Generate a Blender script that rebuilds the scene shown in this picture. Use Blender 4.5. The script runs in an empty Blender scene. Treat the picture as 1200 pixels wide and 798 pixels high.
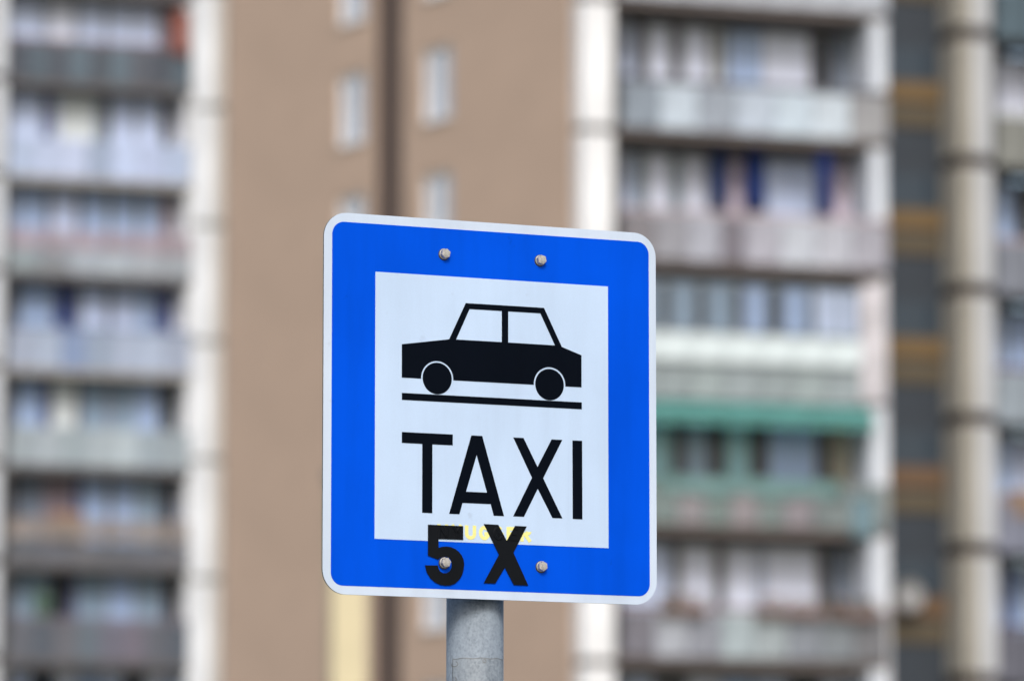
import bpy, bmesh, math, random
from mathutils import Vector, Matrix
R = math.radians
random.seed(7)
SC = bpy.context.scene
COL = SC.collection

# ------------------------------------------------------------------ camera
FPX, PITCH, CAMZ = 6000.0, math.atan(766 / 6000.0), 1.75
cd = bpy.data.cameras.new('camera')
cam = bpy.data.objects.new('camera', cd)
COL.objects.link(cam)
cam.location = (0, 0, CAMZ)
cam.rotation_euler = (math.pi / 2 + PITCH, 0, 0)
cd.sensor_width = 36
cd.lens = 180
cd.clip_start, cd.clip_end = 0.1, 3000
cd.dof.use_dof = True
cd.dof.focus_distance = 5.6
cd.dof.aperture_fstop = 6.2
cd.dof.aperture_blades = 9
SC.camera = cam

# ------------------------------------------------------------------ light: thin bright overcast, soft sun from the upper right behind the camera
SUN_EL, SUN_AZ = R(38), R(4)           # azimuth measured from -Y (behind the camera) towards +X
w = bpy.data.worlds.new('World')
SC.world = w
w.use_nodes = True
nt = w.node_tree
bg = nt.nodes['Background']
sky = nt.nodes.new('ShaderNodeTexSky')
sky.sky_type = 'NISHITA'
sky.sun_disc = False
sky.sun_elevation = SUN_EL
sky.sun_rotation = math.pi - SUN_AZ
sky.air_density = 1.0
sky.dust_density = 4.0
sky.ozone_density = 1.0
nt.links.new(sky.outputs[0], bg.inputs[0])
bg.inputs[1].default_value = 0.13
sd = bpy.data.lights.new('sun', 'SUN')
sd.energy = 1.5
sd.angle = R(16)
sd.color = (1.0, 0.98, 0.95)
sun = bpy.data.objects.new('sun', sd)
COL.objects.link(sun)
sdir = Vector((math.sin(SUN_AZ) * math.cos(SUN_EL), -math.cos(SUN_AZ) * math.cos(SUN_EL), math.sin(SUN_EL)))
sun.rotation_euler = sdir.to_track_quat('Z', 'Y').to_euler()
sun.location = (20, -40, 60)
vs = SC.view_settings
vs.view_transform = 'Standard'
vs.look = 'None'
vs.gamma = 1
vs.exposure = 0.17

# ------------------------------------------------------------------ materials
def lin(c):
    c /= 255.0
    return c / 12.92 if c <= .04045 else ((c + .055) / 1.055) ** 2.4

MATS = {}
def M(rgb, rough=.8, vary=.12, scale=1.5, metal=0, coat=0, bump=0, spec=.5, name='paint'):
    """rgb in sRGB 0-255; a little procedural variation in tone and roughness"""
    key = (rgb, rough, vary, scale, metal, coat, bump, spec)
    if key in MATS:
        return MATS[key]
    m = bpy.data.materials.new(name)
    MATS[key] = m
    m.use_nodes = True
    t = m.node_tree
    b = t.nodes['Principled BSDF']
    c = tuple(lin(v) for v in rgb)
    tc = t.nodes.new('ShaderNodeTexCoord')
    n = t.nodes.new('ShaderNodeTexNoise')
    n.inputs['Scale'].default_value = scale
    n.inputs['Detail'].default_value = 6
    n.inputs['Roughness'].default_value = .65
    t.links.new(tc.outputs['Object'], n.inputs['Vector'])
    mr = t.nodes.new('ShaderNodeMapRange')
    mr.inputs['From Min'].default_value = .3
    mr.inputs['From Max'].default_value = .7
    mr.inputs['To Min'].default_value = 1 - vary
    mr.inputs['To Max'].default_value = 1 + vary * .5
    t.links.new(n.outputs['Fac'], mr.inputs['Value'])
    mx = t.nodes.new('ShaderNodeVectorMath')
    mx.operation = 'SCALE'
    mx.inputs[0].default_value = c
    t.links.new(mr.outputs[0], mx.inputs['Scale'])
    t.links.new(mx.outputs[0], b.inputs['Base Color'])
    b.inputs['Roughness'].default_value = rough
    b.inputs['Metallic'].default_value = metal
    b.inputs['Coat Weight'].default_value = coat
    b.inputs['Specular IOR Level'].default_value = spec
    if bump:
        bp = t.nodes.new('ShaderNodeBump')
        bp.inputs['Strength'].default_value = bump
        bp.inputs['Distance'].default_value = .002
        n2 = t.nodes.new('ShaderNodeTexNoise')
        n2.inputs['Scale'].default_value = scale * 12
        t.links.new(tc.outputs['Object'], n2.inputs['Vector'])
        t.links.new(n2.outputs['Fac'], bp.inputs['Height'])
        t.links.new(bp.outputs[0], b.inputs['Normal'])
    return m

def glass(rgb):
    return M(rgb, rough=.22, vary=.15, scale=.8, coat=0, spec=.45, name='window_glass')

# ------------------------------------------------------------------ object helpers
def tag(o, label=None, cat=None, group=None, kind=None):
    for k, v in (('label', label), ('category', cat), ('group', group), ('kind', kind)):
        if v:
            o[k] = v
    return o

def empty(name, loc, rz=0, **kw):
    o = bpy.data.objects.new(name, None)
    COL.objects.link(o)
    o.location = loc
    o.rotation_euler = (0, 0, rz)
    o.empty_display_size = .3
    return tag(o, **kw)

def mesh_obj(name, me, parent=None, loc=(0, 0, 0), rot=(0, 0, 0)):
    o = bpy.data.objects.new(name, me)
    COL.objects.link(o)
    o.location = loc
    o.rotation_euler = rot
    if parent:
        o.parent = parent
    return o

def bm_mesh(name, bm, mat, smooth=False):
    me = bpy.data.meshes.new(name)
    bmesh.ops.recalc_face_normals(bm, faces=bm.faces)
    bm.to_mesh(me)
    bm.free()
    if mat:
        me.materials.append(mat)
    if smooth:
        for p in me.polygons:
            p.use_smooth = True
    return me

def add_box(bm, x0, x1, y0, y1, z0, z1):
    v = [bm.verts.new(p) for p in ((x0, y0, z0), (x1, y0, z0), (x1, y1, z0), (x0, y1, z0), (x0, y0, z1), (x1, y0, z1), (x1, y1, z1), (x0, y1, z1))]
    for f in ((0, 3, 2, 1), (4, 5, 6, 7), (0, 1, 5, 4), (1, 2, 6, 5), (2, 3, 7, 6), (3, 0, 4, 7)):
        bm.faces.new([v[i] for i in f])

BOXES = {}
def box_mesh(dx, dy, dz, mat):
    key = (round(dx, 2), round(dy, 3), round(dz, 3), mat.name)
    if key not in BOXES:
        bm = bmesh.new()
        add_box(bm, -dx / 2, dx / 2, -dy / 2, dy / 2, -dz / 2, dz / 2)
        BOXES[key] = bm_mesh('box', bm, mat)
    return BOXES[key]

# ------------------------------------------------------------------ wall frames: s along the wall, w out of it, z up
def ray(px, py):
    u, v = (px - 600) / FPX, (399 - py) / FPX
    c, s = math.cos(PITCH), math.sin(PITCH)
    return Vector((u, c - v * s, s + v * c))

class Frame:
    def __init__(self, p, ang):
        self.p = Vector((p[0], p[1]))
        self.a = ang
        self.u = Vector((math.cos(ang), math.sin(ang)))
        self.n = Vector((math.sin(ang), -math.cos(ang)))
    def at(self, s, w, z):
        q = self.p + self.u * s + self.n * w
        return Vector((q.x, q.y, z))
    def hit(self, px, py, w=0):
        d = ray(px, py)
        d2 = Vector((d.x, d.y))
        t = (self.p + self.n * w).dot(self.n) / d2.dot(self.n)
        q = d2 * t - self.p
        return q.dot(self.u), CAMZ + d.z * t
    def s(self, px, py=400, w=0):
        return self.hit(px, py, w)[0]
    def z(self, px, py, w=0):
        return self.hit(px, py, w)[1]

def place(name, me, F, s, w, z, parent):
    """put a mesh built in frame axes (x=s, y=into the wall, z) at s,w,z under its parent"""
    o = mesh_obj(name, me)
    P = F.at(s, w, z)
    o.parent = parent
    pa = parent['_a'] if '_a' in parent else 0
    pp = Vector(parent['_p']) if '_p' in parent else parent.location.copy()
    o.location = Matrix.Rotation(-pa, 3, 'Z') @ (P - pp)
    o.rotation_euler = (0, 0, F.a - pa)
    return o

def as_parent(o, F, s, w, z):
    o['_a'] = F.a
    o['_p'] = tuple(F.at(s, w, z))
    return o

def boxp(name, F, s0, s1, w0, w1, z0, z1, mat, parent, label=None):
    s, w_, z = (s0 + s1) / 2, (w0 + w1) / 2, (z0 + z1) / 2
    o = place(name, box_mesh(abs(s1 - s0), abs(w1 - w0), z1 - z0, mat), F, s, w_, z, parent)
    as_parent(o, F, s, w_, z)
    if label:
        o['label'] = label
    return o

# ------------------------------------------------------------------ the setting
def sheet(name, x0, x1, y0, y1, z0, z1, mat):
    bm = bmesh.new()
    add_box(bm, x0, x1, y0, y1, z0, z1)
    return tag(mesh_obj(name, bm_mesh(name, bm, mat)), kind='structure')
sheet('ground', -1500, 1500, -600, 2500, -.6, 0, M((118, 122, 104), .95, .3, .2, name='ground_grass'))
sheet('road', -400, 400, 8.2, 16, 0.0, .004, M((66, 66, 68), .9, .25, 3, name='asphalt'))
sheet('pavement', -400, 400, -3, 8.0, 0.0, .12, M((142, 140, 136), .9, .2, 2, name='paving'))
sheet('kerb', -400, 400, 8.0, 8.2, 0.0, .14, M((160, 158, 152), .85, .2, 4, name='kerb_stone'))

# ------------------------------------------------------------------ colours of the blocks
WHITE_CONC = M((232, 235, 240), .85, .16, .6, bump=.2, name='white_concrete')
GREY_CONC = M((150, 148, 146), .9, .2, .6, name='grey_concrete')
DARK_CONC = M((98, 96, 98), .9, .2, .8, name='dark_concrete')
BROWN_SLAB = M((112, 104, 102), .9, .2, .8, name='brown_grey_slab')
SOFFIT = M((150, 146, 144), .9, .15, .8, name='soffit')
TAN = M((195, 172, 155), .9, .11, .35, bump=.3, name='tan_render')
JOINT = M((70, 64, 62), .9, .1, 1, name='joint')
BEIGE = M((156, 153, 145), .9, .12, .7, name='beige_concrete')
LOGGIA_W = M((214, 216, 222), .85, .12, .8, name='loggia_wall')

PAL = dict(a=(40, 40, 44), w=(226, 226, 236), l=(186, 194, 214), b=(150, 166, 192), g=(128, 144, 158), d=(52, 60, 70), k=(34, 38, 46), n=(38, 56, 104),
           c=(196, 197, 192), t=(70, 92, 102), p=(192, 176, 184), y=(138, 174, 176), m=(122, 108, 112), s=(104, 112, 122), e=(158, 148, 128))
def tone(rgb, f):
    c = [v * f * q for v, q in zip(rgb, (.95, .985, 1.03))]
    k = min(1, 246 / max(c))
    return tuple(int(round(v * k)) for v in c)
PF = [1.2]
def pm(k):
    return glass(tone(PAL[k], 1.0 if k in 'kd' else PF[0]))

SOLID = {}
def sm(rgb):
    if rgb not in SOLID:
        SOLID[rgb] = M(rgb, .75, .42, 2.2, name='panel_paint')
    return SOLID[rgb]

def window_band(B, F, segs, w, z0, z1, fmat, ymid):
    """one window: a frame of bars, and panes (sub-parts) set 3 cm back; segs = [(px0, px1, colour key)]"""
    ss = [(F.s(a, ymid, w), F.s(b, ymid, w), k) for a, b, k in segs]
    s0, s1 = ss[0][0], ss[-1][1]
    c, zc = (s0 + s1) / 2, (z0 + z1) / 2
    bm = bmesh.new()
    h = (z1 - z0) / 2
    add_box(bm, s0 - c, s1 - c, 0, .07, -h, -h + .07)
    add_box(bm, s0 - c, s1 - c, 0, .07, h - .07, h)
    cuts = [s0 + .03] + [a[1] for a in ss[:-1]] + [s1 - .03]
    for q in cuts:
        add_box(bm, q - c - .03, q - c + .03, .001, .069, -h + .07, h - .07)
    win = place('window', bm_mesh('window_frame', bm, fmat), F, c, w, zc, B)
    as_parent(win, F, c, w, zc)
    for a, b, k in ss:
        if b - a > .08:
            boxp('pane', F, a + .03, b - .03, w - .05, w - .035, z0 + .07, z1 - .07, pm(k), win)
    return win

def balcony(B, F, px0, px1, zk, ymid, panels, rail=None, dim=1.0, pier=.12, top=1.12, slab=DARK_CONC, depth=1.3, lower=.02, sidewall=LOGGIA_W, wall_left=True):
    """slab (the part itself) with parapet panels, a hand rail and two side walls; panels = [(px0, px1, rgb)] or with z limits"""
    s0, s1 = F.s(px0, ymid), F.s(px1, ymid)
    b = boxp('balcony', F, s0, s1, -depth, -.05, zk, zk + .2, slab, B)
    for p in panels:
        a, c, rgb = p[:3]
        lo, hi = (p[3], p[4]) if len(p) > 3 else (lower, top)
        boxp('parapet_panel', F, F.s(a, ymid) + .015, F.s(c, ymid) - .015, -.045, p[5] if len(p) > 5 else .03, zk + lo, zk + hi, sm(tone(rgb, dim)), b)
    if rail:
        boxp('rail', F, s0, s1, -.05, .05, zk + top + .03, zk + top + .13, sm(rail), b)
        for q in range(5):
            sp = s0 + .1 + (s1 - s0 - .2) * q / 4
            boxp('rail_post', F, sp - .02, sp + .02, -.03, .01, zk + top, zk + top + .03, sm(rail), b)
    boxp('side_wall', F, s1 - pier, s1, -depth, -.05, zk + .2, zk + 2.8, sidewall, b)
    if wall_left:
        boxp('side_wall', F, s0, s0 + .12, -depth, -.05, zk + .2, zk + 2.8, sidewall, b)
    return b

def split(x0, x1, n, cols):
    st = (x1 - x0) / n
    return [(x0 + i * st, x0 + (i + 1) * st, cols[i % len(cols)]) for i in range(n)]

# ------------------------------------------------------------------ the near block: brown gable, white corner pillars, two bays of loggias
P_NEAR = Vector(((670 - 600) / FPX * 106.5, 106.5))
P_BACK = Vector(((260 - 600) / FPX * 119.5, 119.5))
FR = Frame(P_NEAR, R(19))                                   # facade of loggias, running away to the right
g = P_NEAR - P_BACK
FG = Frame(P_BACK, math.atan2(g.y, g.x))                    # gable wall from the back corner to the near corner
LG = g.length
Z0 = FR.z(690, 155) - 2.8 * 7                               # slab level that falls on the pillar joint
H = 2.8
KTOP, KLOW = 9, 2
bt = P_NEAR + FR.u * 9 + Vector((0, 6))
TOWER = empty('apartment_building', (bt.x, bt.y, 0), label='tall apartment block with a brown windowless-looking gable, white corner pillars and cluttered loggias', cat='apartment block')
TOWER['label'] = 'tall apartment block with broad brown gable wall and white corner pillars behind the sign'

def z_at(k):
    return Z0 + H * k

# plain lower storeys and the storeys above the picture
SBAY = FR.s(1240, 400)
for (za, zb) in ((0, z_at(KLOW) - .01), (z_at(KTOP) + .21, z_at(KTOP) + 3.2)):
    boxp('wall', FR, .9, SBAY, -9, -.05, za, zb, GREY_CONC, TOWER)
boxp('core_wall', FR, .9, SBAY, -9, -2.3, z_at(KLOW), z_at(KTOP) + .2, GREY_CONC, TOWER)

# gable: one panel a storey each side of the dark joint, real openings with windows
sg0, sg1 = FG.s(439, 400), FG.s(472, 400)
wl0, wl1 = FG.s(396, 130), FG.s(428, 130)
wr0, wr1 = FG.s(495, 100), FG.s(529, 100)
zw0, zw1 = FG.z(412, 170), FG.z(412, 86)
kw = round((zw0 - Z0) / H - .3)
dz0, dz1 = zw0 - z_at(kw), zw1 - z_at(kw)
boxp('core_wall', FG, .05, LG - .05, -.95, -.62, 0, z_at(KTOP) + 3.2, GREY_CONC, TOWER)
boxp('joint_strip', FG, sg0 - .02, sg1 + .02, -.4, -.03, 0, z_at(KTOP) + 3.2, M((98, 84, 78), .9, .12, .7, name='brown_joint'), TOWER)

def gable_panel(sa, sb, wa, wb, z):
    bm = bmesh.new()
    c = (sa + sb) / 2
    z0, z1 = 0, H - .006
    for (x0, x1, a, b) in ((sa, wa, z0, z1), (wb, sb, z0, z1), (wa, wb, z0, dz0), (wa, wb, dz1, z1)):
        add_box(bm, x0 - c, x1 - c, 0, .3, a, b)
    bmesh.ops.remove_doubles(bm, verts=bm.verts, dist=1e-5)
    o = place('wall_panel', bm_mesh('wall_panel', bm, TAN), FG, c, 0, z, TOWER)
    # window in the opening
    bm = bmesh.new()
    ww, hh = (wb - wa) / 2, (dz1 - dz0) / 2
    for (x0, x1, a, b) in ((-ww, ww, -hh, -hh + .09), (-ww, ww, hh - .09, hh), (-ww, -ww + .09, -hh + .09, hh - .09), (ww - .09, ww, -hh + .09, hh - .09), (-.04, .04, -hh + .09, hh - .09)):
        add_box(bm, x0, x1, 0, .08, a, b)
    zc, sc = z + (dz0 + dz1) / 2, (wa + wb) / 2
    wn = place('window', bm_mesh('window_frame', bm, WHITE_CONC), FG, sc, -.06, zc, TOWER)
    as_parent(wn, FG, sc, -.06, zc)
    for a, b in ((-ww + .09, -.04), (.04, ww - .09)):
        boxp('pane', FG, sc + a, sc + b, -.12, -.105, zc - hh + .09, zc + hh - .09, glass((190, 198, 212)), wn)
    boxp('sill', FG, wa - .03, wb + .03, -.05, .05, z + dz0 - .04, z + dz0, sm((190, 186, 180)), wn)

for k in range(KLOW, KTOP + 1):
    z = z_at(k)
    gable_panel(0, sg0, wl0, wl1, z)
    gable_panel(sg1, LG, wr0, wr1, z)
for (sa, sb) in ((0, sg0), (sg1, LG)):
    boxp('wall', FG, sa, sb, -.3, 0, 0, z_at(KLOW) - .01, TAN, TOWER)

# white corner pillars, a segment a storey with a recessed dark ring between
def pillar(F, s0, s1, w0, w1, mat, ks=range(KLOW, KTOP + 1), ring=.16, rmat=JOINT, base=0):
    for k in ks:
        z = z_at(k) + base
        boxp('pillar_segment', F, s0, s1, w0, w1, z + ring / 2, z + H - ring / 2, mat, TOWER)
        boxp('pillar_ring', F, s0 + .05, s1 - .05, w0 + .05, w1 - .05, z - ring / 2, z + ring / 2, rmat, TOWER)
pillar(FR, FR.s(672, 400), FR.s(719, 400, .5) , -.6, .5, WHITE_CONC)
# the back corner pillar stands behind the gable's left edge
FL0 = Frame(P_BACK, R(-3))
pillar(FL0, FL0.s(223, 400), FL0.s(248, 400), -.9, -.1, M((212, 219, 228), .85, .18, .6, name='weathered_white_concrete'), rmat=M((150, 152, 152), .9, .1, 1, name='grey_ring'))
pillar(FL0, FL0.s(248.5, 400), FL0.s(259.5, 400), -1.0, -.22, M((196, 194, 192), .9, .1, .7, name='shaded_white_concrete'), rmat=M((120, 118, 114), .9, .1, 1, name='shaded_ring'))  # greyer strip: shade on the pillar's right side put into the colour

# first bay of loggias
X0, X1 = 724, 1040
A = FR.s(X0, 400)
rows = {
 7: dict(y=75, win=[(728, 744, 'l'), (744, 758, 'k'), (758, 787, 'w'), (787, 800, 'k'), (800, 832, 'w'), (832, 838, 'd'), (838, 846, 'c'), (846, 852, 'd'), (852, 870, 'b'), (870, 893, 'b'), (893, 950, 'w'), (950, 976, 'k'), (976, 1040, 's')],
         par=split(728, 1040, 7, [(158, 166, 174), (218, 226, 232), (176, 180, 188), (210, 218, 226), (222, 232, 238), (226, 232, 236), (178, 174, 172)]), rail=(84, 84, 92)),
 6: dict(y=240, win=[(728, 744, 'l'), (744, 757, 't'), (757, 787, 'w'), (787, 800, 't'), (800, 832, 'w'), (832, 853, 'd'), (853, 873, 'p'), (873, 897, 'd'), (897, 957, 'l'), (957, 976, 's'), (976, 1040, 'p')],
         par=split(728, 844, 3, [(150, 142, 144), (172, 168, 172), (194, 192, 198)]) + [(844, 872, (138, 130, 136))] + split(872, 1040, 4, [(198, 192, 198), (218, 218, 222), (210, 208, 212), (190, 184, 190)]), rail=(176, 164, 172)),
 5: dict(y=400, flush=True, win=[(728, 774, 'g'), (774, 786, 'k'), (786, 816, 'g'), (816, 828, 'k'), (828, 859, 'g'), (859, 871, 'k'), (871, 900, 'b'), (900, 917, 'k'), (917, 948, 'b'), (948, 955, 'd'), (955, 985, 'l'), (985, 1008, 'l')],
         par=split(728, 1008, 7, [(174, 182, 180), (168, 176, 174), (178, 186, 182)]), rail=None),
 4: dict(y=560, win=[(728, 788, 'y'), (788, 803, 'k'), (803, 831, 'g'), (831, 850, 'k'), (850, 880, 'y'), (880, 900, 'k'), (900, 957, 'b'), (957, 974, 'k'), (974, 1040, 'e')],
         par=[(728, 794, (136, 148, 142)), (794, 826, (160, 152, 152)), (826, 856, (132, 144, 138)), (856, 888, (162, 152, 152)), (888, 918, (134, 146, 140)), (918, 952, (158, 148, 150)), (952, 1040, (138, 146, 142))], rail=None),
 3: dict(y=725, win=[(728, 788, 'l'), (788, 798, 'k'), (798, 838, 'w'), (838, 850, 'k'), (850, 888, 'w'), (888, 896, 'b'), (896, 958, 'w'), (958, 974, 'k'), (974, 1040, 's')],
         par=split(728, 1040, 8, [(134, 130, 136), (192, 192, 196), (160, 160, 166), (190, 198, 198), (180, 186, 186), (152, 154, 160), (144, 148, 150), (130, 128, 128)]), rail=(130, 112, 116)),
 8: dict(y=0, win=split(728, 1040, 8, ['l', 'd', 'w', 'b']), par=split(728, 1040, 7, [(206, 206, 210)]), rail=(90, 90, 96)),
 2: dict(y=800, win=split(728, 1040, 8, ['l', 'd', 'w', 'b']), par=split(728, 1040, 7, [(176, 176, 180)]), rail=(90, 90, 96)),
}
for k, r in sorted(rows.items()):
    z = z_at(k)
    if r.get('flush'):
        bal = balcony(TOWER, FR, X0, X1, z, r['y'], r['par'], None, top=.72, dim=.9)
        for i, (a, b, c) in enumerate(split(728, 1008, 7, [(222, 236, 240)])):
            boxp('parapet_panel', FR, FR.s(a, 400) + .01, FR.s(b, 400) - .01, -.03, .07, z + .84, z + 1.42, sm((216, 230, 236)), bal, 'bright white upper parapet panel')
        boxp('rail', FR, FR.s(728, 400), FR.s(1008, 400), -.04, .04, z + .74, z + .82, sm((96, 104, 108)), bal)
        PF[0] = .95
        window_band(TOWER, FR, r['win'], -.02, z + 1.44, z + 2.55, sm((120, 130, 140)), r['y'])
        PF[0] = 1.2
        boxp('end_panel', FR, FR.s(1009, 400), FR.s(1038, 400), -.3, .0, z + .12, z + 2.66, sm((206, 204, 212)), bal)
    else:
        balcony(TOWER, FR, X0, X1, z, r['y'], r['par'], r['rail'], dim=.9, pier=.36, lower=.17, slab=BROWN_SLAB, sidewall=M((206, 214, 226), .85, .14, .8, name='pale_blue_grey_render'), wall_left=False)
        window_band(TOWER, FR, r['win'], -1.25, z + .2, z + 2.7, sm((150, 150, 156)), r['y'])
boxp('end_wall', FR, FR.s(1036, 400), FR.s(1041, 400), -2.3, -.06, 0, z_at(KTOP) + .2, LOGGIA_W, TOWER)

# dark stairwell recess between the bays
sr0, sr1 = FR.s(1042, 400), FR.s(1127, 400, .3) - .005
SLATE = M((44, 53, 64), .6, .12, .8, name='slate_cladding')
for k in range(KLOW, KTOP):
    z = z_at(k)
    st = boxp('stair_wall', FR, sr0, sr1, -1.0, -.7, z, z + H - .005, SLATE, TOWER)
    for i in range(3):
        a = sr0 + .12 + (sr1 - sr0 - .24) * i / 3
        boxp('pane', FR, a, a + (sr1 - sr0 - .24) / 3 - .05, -.70, -.68, z + 1.0, z + H - .42, glass((56, 68, 80)), st)
    boxp('spandrel', FR, sr0, sr1, -1.0, -.62, z + H - 1.62, z + H - 1.16, M((104, 84, 54) if k > 4 else (98, 76, 56), .7, .25, 1.2, name='ochre_panel'), TOWER, 'ochre band across the dark stairwell recess')
    boxp('spandrel', FR, sr0 + .01, sr1 - .01, -1.0, -.64, z + H - 2.16, z + H - 1.70, M((84, 76, 62), .8, .2, 1.2, name='olive_panel'), TOWER, 'dull olive band under the ochre one')

# beige pillar and the second bay at the right edge of the picture
pillar(FR, FR.s(1127, 400, .3), FR.s(1144, 400, .3), -1.0, .3, BEIGE, base=-.18, ring=.3)
pillar(FR, FR.s(1144.5, 400, .3), FR.s(1165, 400, .22), -1.0, .22, M((182, 186, 192), .85, .1, .8, name='pale_concrete'), base=-.18, ring=.3)
X2, X3 = 1166, 1240
rows2 = {
 8: dict(y=0, win=split(1166, 1240, 3, ['l', 'd', 'b']), par=split(1166, 1240, 2, [(96, 116, 124)]), rail=None),
 7: dict(y=95, win=[(1166, 1240, 'w')], par=split(1166, 1240, 2, [(158, 156, 146)]), rail=(206, 212, 220)),
 6: dict(y=260, win=[(1166, 1190, 'b'), (1190, 1240, 'k')], par=split(1166, 1240, 2, [(150, 152, 160)]), rail=(168, 156, 166)),
 5: dict(y=400, win=[(1166, 1180, 'b'), (1180, 1184, 'n'), (1184, 1240, 'b')], par=split(1166, 1240, 2, [(176, 184, 190)]), rail=(110, 92, 108)),
 4: dict(y=560, win=[(1166, 1185, 'b'), (1185, 1240, 'l')], par=split(1166, 1240, 2, [(150, 150, 164)]), rail=(150, 126, 112)),
 3: dict(y=710, win=[(1166, 1176, 'b'), (1176, 1188, 'n'), (1188, 1240, 'b')], par=split(1166, 1240, 2, [(118, 116, 126)]), rail=(92, 84, 96)),
 2: dict(y=800, win=split(1166, 1240, 3, ['l', 'd', 'b']), par=split(1166, 1240, 2, [(150, 150, 156)]), rail=None),
}
for k, r in sorted(rows2.items()):
    z = z_at(k) - .25
    balcony(TOWER, FR, X2, X3, z, r['y'], r['par'], r['rail'], slab=DARK_CONC, dim=.85, wall_left=False)
    window_band(TOWER, FR, r['win'], -1.25, z + .2, z + 2.7, sm((130, 134, 144)), r['y'])

# ------------------------------------------------------------------ the far block on the left
FL = Frame(((100 - 600) / FPX * 147.0, 147.0), R(19))
BL = FL.at(6, -6, 0)
BLOCK = empty('apartment_building', BL, label='farther grey apartment block with stacked cluttered loggias left of the brown gable', cat='apartment block')
ZL = FL.z(100, 98)                                             # slab bottom of the top full row
zl = lambda k: ZL + H * (k - 9)
XA, XB = 7, 224
sa, sb = FL.s(-60, 400), FL.s(300, 400)
boxp('core_wall', FL, sa, sb, -9, -2.3, 0, zl(11) + 3, GREY_CONC, BLOCK)
boxp('wall', FL, sa, sb, -2.29, -.05, 0, zl(2) - .01, GREY_CONC, BLOCK)
boxp('wall', FL, sa, sb, -2.29, -.05, zl(10) + .21, zl(11) + 3, GREY_CONC, BLOCK)
for k in range(2, 11):
    boxp('pillar_segment', FL, FL.s(-14, 400), FL.s(2, 400), -1.3, .12, zl(k) + .12, zl(k) + H - .1, M((204, 210, 218), .85, .1, .8, name='pale_concrete'), BLOCK)
    boxp('pillar_ring', FL, FL.s(-14, 400) + .04, FL.s(2, 400) - .04, -1.3, .08, zl(k) - .1, zl(k) + .12, JOINT, BLOCK)
    boxp('wall', FL, FL.s(228, 400), sb, -1.3, -.05, zl(k), zl(k) + H, WHITE_CONC, BLOCK)
    boxp('wall', FL, sa, FL.s(-15, 400), -1.3, -.05, zl(k), zl(k) + H, GREY_CONC, BLOCK)
PF[0] = 1.15
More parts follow.
